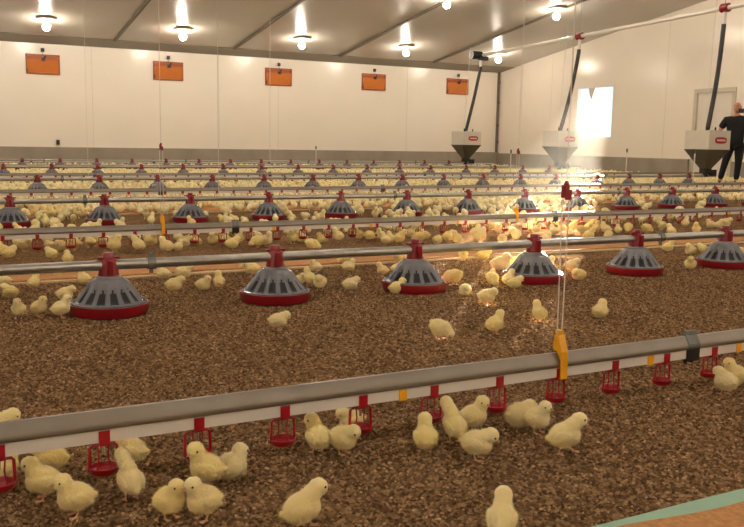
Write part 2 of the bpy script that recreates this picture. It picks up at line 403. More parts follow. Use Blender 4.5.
# ------------------------------------------------------------------ drinker lines
def prof_hood(z):   # aluminium ridge profile over the pipe
    return [(-.0160, z+.0135), (-.0190, z+.0175), (-.0195, z+.022), (-.0190, z+.028), (-.004, z+.0535), (.004, z+.0535), (.0190, z+.028), (.0195, z+.022), (.0190, z+.0175), (.0160, z+.0135)]
cup = None
def make_cup(parent):
    sd = MB(); sd.box((-.0115, -.0165, -.0165), (.0115, .0165, .011)); sd.box((-.009, -.009, -.025), (.009, .009, -.0165))
    o = link('drip_cup', None, parent)
    s = sd.obj('saddle', 'cupred', o)
    a = MB()
    for sg in (-1, 1):
        a.tube([(0, 0, -.023), (sg*.024, 0, -.024), (sg*.028, 0, -.028), (sg*.030, 0, -.079)], .0034, 8)
        a.tube([(sg*.012, 0, -.024), (sg*.0095, 0, -.05), (sg*.014, 0, -.083)], .0018, 6)
    a.obj('hanger_arms', 'cupred', o, True)
    MB().tube([(0, 0, -.024), (0, 0, -.045)], .0035, 8).obj('nipple', 'steel', o, True)
    MB().lathe([(.004, -.088), (.026, -.088), (.034, -.083), (.0375, -.071), (.0345, -.071), (.031, -.081), (.024, -.084), (.004, -.084)], 20, sx=.86, sy=.80, capb=False, capt=False).obj('drip_tray', 'cupred', o, True)
    return o
SD = .2056
dl = [('nearest drinker line', 1.823, .1245, .1355, -3, 76), ('second drinker line', 5.849, .479, .128, -4, 76), ('third drinker line', 9.875, .7, .145, -3, 62), ('fourth drinker line', 13.9, 1.1, .16, -2, 60), ('fifth drinker line', 17.93, 1.6, .17, 0, 0), ('farthest drinker line', 21.95, 2.0, .17, 0, 0)]
for k, (nm, y, x0, z, i0, i1) in enumerate(dl):
    o = empty('drinker_line', (x0, y, 0), nm+', dull metal profile over a white water pipe with red cups', 'drinker line', 'nipple drinker lines')
    if k > 3: o['label'] = nm+', pale metal profile over a white water pipe'
    xe = 15.9
    MB().prism(prof_hood(z), -9-x0, xe-x0).obj('metal_profile', 'alu', o, True)
    MB().prism([(-.0135, z-.0145), (.0135, z-.0145), (.0135, z+.0125), (-.0135, z+.0125)], -9-x0, xe-x0).obj('water_pipe', 'pvc', o)
    for i in range(i0, i1):
        x = x0+i*SD; u, v, dd = proj((x, y, z))
        if not (-30 < u < 775): continue
        if k < 2:
            c = make_cup(o) if cup is None else copy_tree(cup, o)
            if cup is None: cup = c
        else:
            if not hasattr(make_cup, 'far'):
                fb = MB(); fb.box((-.0145, -.017, -.014), (.0145, .017, .016))
                for sg in (-1, 1): fb.tube([(0, 0, -.02), (sg*.024, 0, -.028), (sg*.029, 0, -.084)], .0035, 5)
                fb.lathe([(.02, -.094), (.034, -.088), (.038, -.074), (.02, -.086)], 12, sx=.86, sy=.8)
                make_cup.far = fb.mesh('drip_cup', 'cupred')
            c = link('drip_cup', make_cup.far, o)
        c.location = (x-x0, 0, z)
    # joint clamp with black sleeve
    jx = {0: 2.083, 1: 2.009}.get(k, 2.5)
    for q in (jx, jx+6, jx+2.9):
        if q > xe: continue
        cb = MB(); P = prof_hood(z); P = [(a*1.12, zz+(.004 if zz > z+.01 else 0)) for a, zz in P]
        for e in (-.024, .012): cb.prism(P, q-x0+e, q-x0+e+.012)
        cb.prism([(a*.97, zz-.001) for a, zz in P], q-x0-.012, q-x0+.012)
        cb.box((q-x0-.024, -.006, z+.058), (q-x0+.024, .006, z+.070))
        cb.obj('joint_clamp', 'clear', o)
        sb = MB(); sb.box((q-x0-.026, -.019, z-.022), (q-x0+.026, .019, z+.016)); sb.tube([(q-x0-.014, 0, z-.018), (q-x0-.014, 0, z-.032)], .006, 8); sb.tube([(q-x0+.014, 0, z-.018), (q-x0+.014, 0, z-.032)], .006, 8)
        sb.obj('joint_sleeve', 'black', o)
    for q in ({0: [1.059, 1.908, 2.291, 3.1, 4.2], 1: [1.5+.8*j for j in range(8)]}.get(k, [])):
        yb = MB().box((q-x0-.011, -.0165, z-.0165), (q-x0+.011, .0165, z+.011)); yb.obj('pipe_clip', 'yellow', o)

# hanging cords with yellow hooks and red adjusters
def hanger(x, y, zp, ztop, lab, lab2):
    r = empty('yellow_hook', (x, y, zp), lab, 'hook', 'yellow line hooks')
    hb = MB(); hb.prism([(-.0275, -.010), (-.0225, -.010), (-.0225, .040), (-.006, .0665), (.006, .0665), (.012, .075), (.007, .110), (-.009, .110), (-.0265, .066)], -.0115, .0115)
    hb.box((-.007, -.010, .112), (.007, .010, .124))
    hb.obj('hook_body', 'yellow', r)
    a = empty('cord_adjuster', (x, y, ztop), lab2, 'cord adjuster', 'cord adjusters')
    rb = MB(); rb.box((-.010, -.009, -.014), (.004, .009, .020)); rb.box((.002, -.008, -.02), (.013, .008, .008)); rb.lathe([(.006, .018), (.008, .024), (.004, .032)], 10)
    rb.obj('adjuster_body', 'red', a)
    cb = MB(); L_ = ztop-zp-.115
    for sg in (-1, 1): cb.tube([(sg*.008, 0, -L_), (sg*.012, 0, -.02)], .0019, 6)
    cb.obj('lower_cord', 'cord', a, True)
    MB().tube([(0, 0, .04), (.0, 0, ceilz(y)-ztop)], .0019, 6).obj('upper_cord', 'cord', a, True)
hanger(1.567, 1.823, .128, .633, 'large yellow hook gripping the nearest drinker line', 'red cord adjuster above the nearest drinker line, on two white cords')
hanger(1.49, 5.849, .128, .70, 'small yellow hook on the second drinker line, left side', 'small red cord adjuster on tall white cord, left side')
hanger(4.49, 5.849, .128, .70, 'small yellow hook on the second drinker line, right of middle', 'small dark red cord adjuster on thin cord, right of middle')
# thin suspension cords from the ceiling to the lines
for (u, y, v1, lab) in ((217.7, 7.824, 200, 'thin pale cord hanging down to the second feeder line, left of middle'), (523, 7.824, 190, 'thin pale cord hanging to the second feeder line, right of middle'), (270, 19.853, 150, 'thin pale cord hanging to the farthest feeder line near middle inlet'), (85, 11.828, 178, 'thin pale cord hanging to the third feeder line at left')):
    q = aty(u, 60, y); zl = .236+(0 if y < 12 else .04)
    o = MB().tube([(0, 0, 0), (0, 0, ceilz(y)-zl)], .0025 if y < 12 else .006, 6).obj('suspension_cord', 'cord', None, True, (q.x, y, zl)); tag(o, lab, 'cord', 'suspension cords')
# risers at the pipe ends
for i, (u, v, y, lab) in enumerate(((316, 148, 19.83, 'short white breather tube standing before the back plinth, left of middle'), (511, 152, 15.2, 'thin white breather tube beside the dark red cord adjuster'), (627, 151, 13.93, 'thin breather tube standing before the right plinth, nearer the window'), (695, 152, 11.0, 'short breather tube standing before the right plinth, nearer the door'))):
    q = aty(u, v, y); o = empty('breather_tube', (q.x, y, 0), lab, 'tube', 'breather tubes')
    MB().tube([(0, 0, 0), (0, 0, q.z-.03)], .010, 8).obj('tube', 'cord', o, True); MB().tube([(0, 0, q.z-.03), (0, 0, q.z+.05)], .016, 8).obj('cap', 'black', o, True)

# ------------------------------------------------------------------ paper strips with feed
def strip(y0, y1, edge, name, label):
    o = empty('paper_strip', (0, (y0+y1)/2, 0), label, 'paper')
    def wavy(a, c, z0, z1, amp, sd, step=.06):
        mb = MB(); xs = [-8+step*i for i in range(int(23/step))]
        top = []
        for x in xs:
            j0 = amp*noise.noise(Vector((x*3, sd, 0))); j1 = amp*noise.noise(Vector((x*3, sd+9, 0)))
            top.append((x, a+j0, c+j1))
        vs = []; fs = []
        for x, p, q in top: vs += [(x, p, z0), (x, p, z1), (x, q, z1), (x, q, z0)]
        for i in range(len(top)-1):
            for k in range(4): fs.append((i*4+k, i*4+(k+1) % 4, (i+1)*4+(k+1) % 4, (i+1)*4+k))
        return mb.add([(x, y-(y0+y1)/2, z) for x, y, z in vs], fs)
    wavy(y0, y1, .0005, .009, .006, 1).obj('paper_sheet', edge, o)
    wavy(y0+.04, y1-.05, .0095, .017, .035, 5, .03).obj('spilled_feed', 'dust', o)
strip(.58, 1.225, 'paper', 'a', 'pale green paper strip scattered with orange-brown feed, bottom right corner')
strip(4.72, 5.38, 'tanpaper', 'b', 'tan paper strip with feed lying behind the nearest feeder line')
strip(8.75, 9.4, 'tanpaper', 'c', 'tan paper strip with feed lying behind the second feeder line')
strip(12.8, 13.4, 'tanpaper', 'd', 'tan paper strip lying behind the third feeder line')

# ------------------------------------------------------------------ loose pellets near the camera
def pellets():
    base = [(.9, 0, 0), (.2, .78, .1), (-.9, .1, 0), (-.1, -.75, .1), (.35, 0, .62), (-.4, .05, .6)]
    fs0 = [(0, 1, 4), (1, 5, 4), (1, 2, 5), (2, 3, 5), (3, 4, 5), (3, 0, 4)]
    V = []; Fc = []
    def scat(num, d0, d1, y0, y1):
        c = 0
        for _ in range(num*3):
            if c >= num: break
            t = R.random(); dd = math.sqrt(d0*d0+(d1*d1-d0*d0)*t); s = R.uniform(-.5, .5)*(1.0*dd+.35)
            x = sin(YAW)*dd+cos(YAW)*s; y = cos(YAW)*dd-sin(YAW)*s
            if not (y0 < y < y1): continue
            if noise.noise(Vector((x*2.3, y*2.3, 3))) < -.32 and R.random() < .6: continue
            c += 1
            sc_ = R.uniform(.0040, .0072)*(1+.06*dd); a = R.uniform(0, 2*pi); ca, sa = cos(a)*sc_, sin(a)*sc_; zz = R.uniform(-.001, .0022); hz = sc_*R.uniform(.8, 1.3); tl = R.uniform(-.4, .4)
            n_ = len(V)
            for bx, by, bz in base: V.append((x+ca*bx-sa*by, y+sa*bx+ca*by, zz+hz*(bz+tl*bx*.6)+.0004))
            for f in fs0: Fc.append((f[0]+n_, f[1]+n_, f[2]+n_))
    scat(44000, 1.2, 2.7, 1.235, 4.7)
    scat(46000, 2.7, 4.4, 1.235, 4.7)
    scat(14000, 4.4, 5.0, 1.235, 4.7)
    scat(9000, 5.0, 5.8, 1.235, 4.7)
    me = bpy.data.meshes.new('loose_pellets'); me.from_pydata(V, [], Fc); me.materials.append(M['pellets']); me.update()
    o = link('loose_pellets', me)
    tag(o, 'brown wood pellet litter covering the floor around the nearest drinker line', 'litter', kind='stuff')
pellets()

# ------------------------------------------------------------------ wall inlets
proto = None
for i, x in enumerate((3.09, 6.32, 9.55, 12.69, 15.77)):
    if proto is None:
        proto = o = empty('air_inlet', (x, YB, 2.3), 'x', 'air inlet', 'orange wall inlets')
        fb = MB(); w_, h_ = .41, .50
        for a, c in (((-w_, -.05, 0), (-w_+.035, -.002, h_)), ((w_-.035, -.05, 0), (w_, -.002, h_)), ((-w_+.035, -.05, 0), (w_-.035, -.002, .035)), ((-w_+.035, -.05, h_-.035), (w_-.035, -.002, h_))): fb.box(a, c)
        fb.obj('inlet_frame', 'orange2', o)
        fl = MB(); fl.add([(-.37, -.03, .04), (.37, -.03, .04), (.37, -.09, .37), (-.37, -.09, .37), (-.37, -.015, .04), (.37, -.015, .04), (.37, -.075, .37), (-.37, -.075, .37)], [(0, 1, 2, 3), (7, 6, 5, 4), (0, 4, 5, 1), (2, 6, 7, 3), (0, 3, 7, 4), (1, 5, 6, 2)])
        fl.obj('inlet_flap', 'orange', o)
        MB().box((-.37, -.02, .36), (.37, -.004, .46)).obj('inlet_recess', 'orange2', o)
        lv = MB(); lv.box((-.04, -.12, .33), (.05, -.08, .40)); lv.tube([(0, -.1, .36), (.06, -.11, .46)], .018, 8); lv.obj('lever', 'black', o)
        pl = MB(); pl.lathe([(.045, 0), (.045, .09)], 12, c=(0, -.07, .56)); pl.obj('pulley', 'black', o)
        cb = MB(); cb.tube([(0, -.08, .57), (0, -.1, .4)], .006, 6); cb.obj('cable', 'rib', o)
        bl = MB(); bl.box((-.40, -.07, .05), (-.375, -.045, .12)); bl.obj('hinge', 'black', o)
    else: o = copy_tree(proto)
    o.location = (x, YB, 2.34)
    o['label'] = 'orange rectangular air inlet flap high on the back wall, ' + ('rightmost' if i == 4 else ordn(i))
q = aty(58, 142.5, YB-.03)
tag(MB().box((-.04, -.03, 0), (.04, .028, .13)).obj('wall_sensor', 'black', None, False, (q.x, YB-.03, q.z-.06)), 'tiny black sensor box on the back wall above the plinth, left', 'sensor')

# ------------------------------------------------------------------ supply auger, drop hoses, hoppers
AX, az = 13.85, lambda y: 3.407+(3.149-3.407)*(y-11.83)/8.02
ag = empty('supply_auger', (AX, 11.83, 0), 'long white feed supply tube under the ceiling feeding the hoppers', 'auger')
MB().tube([(0, 19.75-11.83, az(19.75)), (0, .5-11.83, az(.5))], .045, 16).obj('auger_tube', 'pvc', ag, True)
bb = MB(); bb.tube([(-.30, 8.05, az(19.85)), (.02, 8.05, az(19.85))], .11, 16); bb.tube([(.02, 8.05, az(19.85)), (.16, 8.05, az(19.85))], .07, 16); bb.box((-.1, 7.9, az(19.85)-.14), (.16, 8.1, az(19.85)-.03))
bb.obj('auger_motor', 'black', ag, True)
pd = MB(); pd.tube([(0, 4.07, az(15.9)), (0, 4.07, ceilz(15.9))], .006, 6); pd.tube([(0, 0, az(11.83)), (0, 0, ceilz(11.83))], .006, 6); pd.tube([(0, -8, az(3.8)), (0, -8, ceilz(3.8))], .006, 6)
pd.obj('auger_cables', 'rib', ag)
HS = .29
def hopper_parts(o):
    MB().box((-HS, -HS, .72), (HS, HS, 1.09)).obj('hopper_box', 'hop', o)
    fb = MB(); s1 = .075
    vs = [(-HS-.01, -HS-.01, .73), (HS+.01, -HS-.01, .73), (HS+.01, HS+.01, .73), (-HS-.01, HS+.01, .73), (-s1, -s1, .36), (s1, -s1, .36), (s1, s1, .36), (-s1, s1, .36)]
    fb.add(vs, [(0, 1, 5, 4), (1, 2, 6, 5), (2, 3, 7, 6), (3, 0, 4, 7), (4, 5, 6, 7), (3, 2, 1, 0)]); fb.obj('funnel', 'hopdark', o)
    sp = MB(); sp.box((-.09, -.07, .27), (.09, .07, .37)); sp.tube([(0, 0, .2), (0, 0, .28)], .05, 12); sp.box((.1, -.05, .22), (.26, .05, .34)); sp.obj('outlet_boot', 'black', o)
    lg = MB(); n_ = 24
    vs = [(.03+.155*abs(cos(t))**.55*(1 if cos(t) > 0 else -1), -HS-.008, .905+.062*abs(sin(t))**.75*(1 if sin(t) > 0 else -1)) for t in [2*pi*j/n_ for j in range(n_)]]
    vs2 = [(x, y+.007, z) for x, y, z in vs]
    lg.add(vs+vs2, [tuple(range(n_)), tuple(range(n_, 2*n_))[::-1]]+[(j, n_+j, n_+(j+1) % n_, (j+1) % n_) for j in range(n_)])
    lgo = lg.obj('red_logo', 'logo', o)
    lt = MB(); lt.box((-.085, -HS-.011, .888), (.145, -HS-.008, .922)); lt.obj('logo_band', 'logow', lgo)
    MB().tube([(-.1, -.06, 1.09), (-.1, -.06, 1.17)], .03, 10).obj('level_switch', 'black', o, True)
    MB().tube([(.2, 0, 1.09), (.2, 0, 1.16)], .015, 8).obj('cable_gland', 'black', o, True)
for (hx, hy, lab, lab2) in ((13.617, 11.828, 'grey feed hopper with dark funnel beside the person in black', 'black drop hose running down to the hopper beside the person'),
                      (13.42, 15.90, 'grey feed hopper with dark funnel in front of the window light', 'black drop hose running down to the hopper by the window'),
                      (13.45, 19.853, 'small grey feed hopper with red logo before the back wall', 'black drop hose running down to the smallest hopper, under the dark motor')):
    o = empty('feed_hopper', (hx, hy, 0), lab, 'hopper', 'feed hoppers'); hopper_parts(o)
    zt_ = az(hy); t = empty('drop_hose', (hx, hy, 1.1), lab2, 'hose', 'drop hoses')
    P0 = Vector((AX-hx, 0, zt_-1.1)); P1 = Vector((AX-hx-.01, 0, zt_-1.1-.36)); P2 = Vector((-.02, 0, 0.01))
    if hy < 19: MB().tube([P0+Vector((0, -.08, 0)), P0+Vector((0, .08, 0))], .085, 14).obj('outlet_fitting', 'red', t, True)
    MB().tube([P0+Vector((0, 0, -.04)), P1], .038, 12).obj('clear_tube', 'pvc', t, True)
    pts = [P1.lerp(P2, s)+Vector((.04*sin(pi*s)*(1 if hy < 19 else .4), 0, 0)) for s in [i/8 for i in range(9)]]
    MB().tube([P1+Vector((0, 0, .06))]+pts, .044, 14).obj('flexible_hose', 'hose', t, True)
    sc2 = MB().tube([(-.08, 0, 0), (-.08+(AX-hx)*.3, 0, zt_-1.1+.2)], .006, 6).obj('support_cord', 'cord', t, True)

# ------------------------------------------------------------------ chicks
def quat_to(v):   # rotation whose +x is v
    v = Vector(v).normalized(); return v.to_track_quat('X', 'Z').to_matrix()
def chick_shape(ps, hi=True):
    """ps: body centre z, pitch(deg, + = chest up), head pos, head dir, legs"""
    bp = radians(ps['pitch']); rot = Matrix.Rotation(-bp, 3, 'Y'); bc = Vector(ps['body'])
    n1, m1 = (20, 14) if hi else (8, 6)
    mb = MB()
    def bl(off): return bc+rot @ Vector(off)
    mb.ell(bc, (.0300, .0272, .0280), rot, n1, m1)
    mb.ell(bl((.016, 0, -.003)), (.0205, .0235, .0245), rot, n1, m1)
    mb.ell(bl((-.0165, 0, .001)), (.0185, .020, .0195), rot, n1, m1)
    hd = Vector(ps['head']); nb = bl((.020, 0, .012)); hdir = Vector(ps['hdir']).normalized(); hr = quat_to(hdir)
    if hi: mb.ell(bl((-.034, 0, .005)), (.008, .008, .006), rot @ Matrix.Rotation(.5, 3, 'Y'), 10, 6)
    for s in ([.0, .25, .5, .75] if hi else [.5]):
        q = nb.lerp(hd, s); mb.ell(q, (.0190-.003*s,)*3, None, n1, m1)
    mb.ell(hd, (.0182, .0172, .0172), hr, n1, m1)
    if hi:
        mb.ell(hd+hr @ Vector((.007, 0, -.004)), (.011, .012, .010), hr, 14, 8)
        for sg in (-1, 1):
            wr = rot @ Matrix.Rotation(sg*.10, 3, 'Z') @ Matrix.Rotation(.22, 3, 'Y')
            mb.ell(bl((-.004, sg*.0238, .003)), (.021, .0055, .0125), wr, 16, 10)
            mb.ell(bl((-.020, sg*.0228, -.003)), (.009, .0035, .005), wr, 10, 6)
    legs = ps.get('legs')
    if legs:
        for sg, (fx, fy) in zip((-1, 1), legs):
            hip = bl((.000, sg*.012, -.018)); hip.z = max(hip.z, .016); foot = Vector((fx, fy, .003)); knee = hip.lerp(foot, .55)+Vector((-.005, 0, .001))
            if hi: mb.ell(bl((.000, sg*.013, -.014)), (.012, .009, .012), rot, 12, 8)
            rr = (.0032, .0026, .0024) if hi else (.003, .0025, .0025)
            mb.tube([hip, knee, foot], list(rr), 8 if hi else 4, 1)
            for a in ((-.5, 0, .5, pi) if hi else (0,)):
                ln = .013 if a != pi else .007
                mb.tube([foot, foot+Vector((cos(a)*ln, sin(a)*ln, -.0008))], [.0022, .0017], 6 if hi else 3, 1)
    return mb, rot, bc, hd, hr
POSES = {
 'stand': dict(body=(0, 0, .044), pitch=14, head=(.026, 0, .079), hdir=(1, 0, -.05), legs=((.004, -.012), (.006, .012))),
 'walk': dict(body=(0, 0, .045), pitch=22, head=(.032, 0, .081), hdir=(1, .1, .1), legs=((-.012, -.011), (.026, .012))),
 'lookl': dict(body=(0, 0, .043), pitch=12, head=(.024, .006, .078), hdir=(.35, .9, -.15), legs=((.004, -.012), (.006, .012))),
 'lookr': dict(body=(0, 0, .043), pitch=12, head=(.024, -.006, .078), hdir=(.35, -.9, -.15), legs=((.004, -.012), (.006, .012))),
 'lookdown': dict(body=(0, 0, .043), pitch=4, head=(.033, 0, .063), hdir=(1, .1, -.7), legs=((.002, -.012), (.006, .012))),
 'peck': dict(body=(0, 0, .043), pitch=-20, head=(.042, 0, .027), hdir=(.6, 0, -1), legs=((.0, -.013), (.006, .013))),
 'rest': dict(body=(0, 0, .026), pitch=4, head=(.025, 0, .054), hdir=(1, 0, -.15), legs=None),
 'doze': dict(body=(0, 0, .027), pitch=0, head=(.030, .006, .040), hdir=(1, .3, -.5), legs=None),
 'drink': dict(body=(0, 0, .048), pitch=38, head=(.040, 0, .096), hdir=(1, 0, .45), legs=((-.004, -.013), (.0, .013))),
}
HI = {}; LO = {}
def build_hi(key):
    mb, rot, bc, hd, hr = chick_shape(POSES[key]); ps = POSES[key]
    me = mb.mesh('tmp', 'down'); tmp = bpy.data.objects.new('tmp', me); COL.objects.link(tmp)
    md = tmp.modifiers.new('r', 'REMESH'); md.mode = 'VOXEL'; md.voxel_size = .00135
    md = tmp.modifiers.new('s', 'SMOOTH'); md.factor = .5; md.iterations = 5
    dg = bpy.context.evaluated_depsgraph_get(); ev = tmp.evaluated_get(dg)
    me2 = bpy.data.meshes.new_from_object(ev); me2.name = 'body'
    bpy.data.objects.remove(tmp)
    me2.materials.clear(); me2.materials.append(M['down']); me2.materials.append(M['shank'])
    zl = .0165 if ps.get('legs') else -1
    for v in me2.vertices:
        if v.co.z > zl+.003:
            q = v.co*1.0; k_ = noise.noise(q*95)*.0011+noise.noise(q*300)*.0007
            v.co += v.normal*k_
    mi = []
    segs = []
    for pl in me2.polygons:
        c = pl.center
        mi.append(1 if c.z < zl and c.z < zl and not (Vector(bc)-c).length < .0275 else 0)
    me2.polygons.foreach_set('material_index', mi); me2.polygons.foreach_set('use_smooth', [True]*len(mi)); me2.update()
    # down: fine short feather barbs all over the body
    rr = random.Random(3); V = []; Fc = []; polys = [p for p, k_ in zip(me2.polygons, mi) if k_ == 0]
    back = rot @ Vector((-1, 0, -.25))
    for _ in range(6000):
        p = rr.choice(polys); c = p.center+Vector((rr.uniform(-1, 1), rr.uniform(-1, 1), rr.uniform(-1, 1)))*.0006
        face = (c-hd).length < .019 and (c-hd).dot(hr.col[0]) > .010
        ln = rr.uniform(.0012, .0022) if face else (rr.uniform(.0024, .0044) if (c-hd).length < .020 else rr.uniform(.0034, .0080))
        d_ = (p.normal*.75+back*rr.uniform(.3, 1.0)+Vector((rr.uniform(-.4, .4), rr.uniform(-.4, .4), rr.uniform(-.5, .2)))).normalized()
        sd = d_.cross(p.normal); sd = sd.normalized() if sd.length > 1e-4 else Vector((1, 0, 0)); w2 = .00026
        n_ = len(V); c2 = c-p.normal*.0006
        V += [tuple(c2-sd*w2), tuple(c2+sd*w2), tuple(c2+d_*ln)]; Fc.append((n_, n_+1, n_+2))
    md_ = bpy.data.meshes.new('down_fluff'); md_.from_pydata(V, [], Fc); md_.materials.append(M['down']); md_.update()
    be = MB()
    bk = hd+hr @ Vector((.0165, 0, -.0015))
    be.tube([bk-hr.col[0]*.004, bk+hr @ Vector((.003, 0, .0002)), bk+hr @ Vector((.0095, 0, -.0018))], [.0038, .0030, .0006], 10)
    beak = be.mesh('beak', 'beak', True)
    eyes = []
    for sg in (-1, 1):
        eyes.append(MB().ell(hd+hr @ Vector((.0092, sg*.0142, .0028)), (.0024, .0016, .0024), hr, 10, 8).mesh('eye', 'eye', True))
    return me2, md_, beak, eyes
def chick(pose, loc, rz, s, label, group, hi=True):
    rz_ = rz
    if hi:
        if pose not in HI: HI[pose] = build_hi(pose)
        me, dn, bk, ey = HI[pose]
        o = link('chick', me)
        f = link('down_fluff', dn, o); f['kind'] = 'stuff'; link('beak', bk, o)
        for e in ey: link('eye', e, o)
    else:
        if pose not in LO:
            mb, *_ = chick_shape(POSES[pose], False)
            hdp = Vector(POSES[pose]['head']); 
            LO[pose] = mb.mesh('chick', 'down', True)
        o = link('chick', LO[pose])
    o.location = loc; o.rotation_euler = (0, 0, rz_); o.scale = (s, s, s)
    tag(o, label, 'chick', group)
    return o
G1 = 'chicks around the nearest drinker line'; G2 = 'chicks around the nearest feeder line'; G3 = 'chicks between the nearest feeder line and second drinker line'; G4 = 'chicks crowded beyond the second drinker line'
placed = []
def put(u, v, psi, pose, s, label, group, hi=True, z=0):
    p_ = ground(u, v); 
    chick(pose, (p_.x, p_.y, z+.003 if hi else 0), radians(psi)-YAW, s, label, group, hi); placed.append((p_.x, p_.y))
FR = [  # u, v(feet), heading (0 = to the right, 90 = away, 180 = left, 270 = to the viewer), pose, scale, label
 (3, 487, 60, 'stand', 1, 'chick cut by the left edge, seen through the leftmost red drip cup'),
 (52, 476, 175, 'lookdown', 1, 'hindmost chick of the left group of three, lying low facing left'),
 (45, 501, 200, 'stand', 1.02, 'middle chick of the left group of three, head down to the left'),
 (77, 518, 215, 'stand', 1.0, 'front chick of the left group of three, dark eye showing'),
 (132, 468, 175, 'stand', 1, 'chick standing behind the cup, beak at the second red drip cup from left'),
 (131, 501, 132, 'drink', .93, 'chick stretching up from behind to drink at the second red drip cup'),
 (208, 488, 170, 'lookl', 1.08, 'larger chick of the pair below the third red drip cup, facing left'),
 (230, 479, 40, 'rest', 1.08, 'round chick resting behind the pair below the third red drip cup'),
 (169, 520, 325, 'stand', .93, 'left chick of two touching heads near the bottom edge, facing right'),
 (205, 521, 222, 'stand', 1, 'right chick of two touching heads near the bottom edge, facing left'),
 (318, 455, 120, 'lookl', 1.04, 'left chick of the pair below the fifth red drip cup, head raised'),
 (342, 455, 330, 'lookdown', 1.0, 'right chick of the pair below the fifth red drip cup, head lowered right'),
 (352, 434, 200, 'lookdown', .9, 'chick half hidden behind the fifth red drip cup'),
 (425, 455, 92, 'stand', 1.02, 'chick seen from behind standing alone, upright, between two red cups'),
 (454, 444, 120, 'drink', 1.0, 'chick seen from behind stretching up to the sixth red drip cup'),
 (476, 461, 345, 'lookdown', 1.05, 'chick stooping low to the right at the front of the middle huddle'),
 (472, 433, 20, 'lookr', 1.05, 'chick with raised head facing right at the back of the middle huddle'),
 (457, 430, 150, 'rest', .9, 'pale chick tucked behind the drinking chick in the middle huddle'),
 (520, 427, 25, 'doze', 1.2, 'round chick lying behind the one facing right, beside the seventh red cup'),
 (536, 434, 315, 'stand', .98, 'chick standing in the middle of the right trio, facing front right'),
 (563, 455, 355, 'walk', 1.1, 'slender chick striding to the right with head high, right of centre'),
 (501, 541, 78, 'stand', 1.02, 'chick seen from behind, cut by the bottom edge right of centre'),
 (301, 532, 18, 'walk', 1.06, 'chick leaning forward to the right, cut by the bottom edge'),
 (725, 396, 110, 'lookdown', 1.05, 'front chick of the two at the right edge under the metal profile'),
 (735, 389, 190, 'stand', 1.05, 'rear chick of the two at the right edge, head turned left'),
 (0, 441, 20, 'lookdown', 1.0, 'chick showing only its back above the metal profile at the left edge'),
]
for f in FR: put(f[0], f[1], f[2], f[3], f[4], f[5], G1)
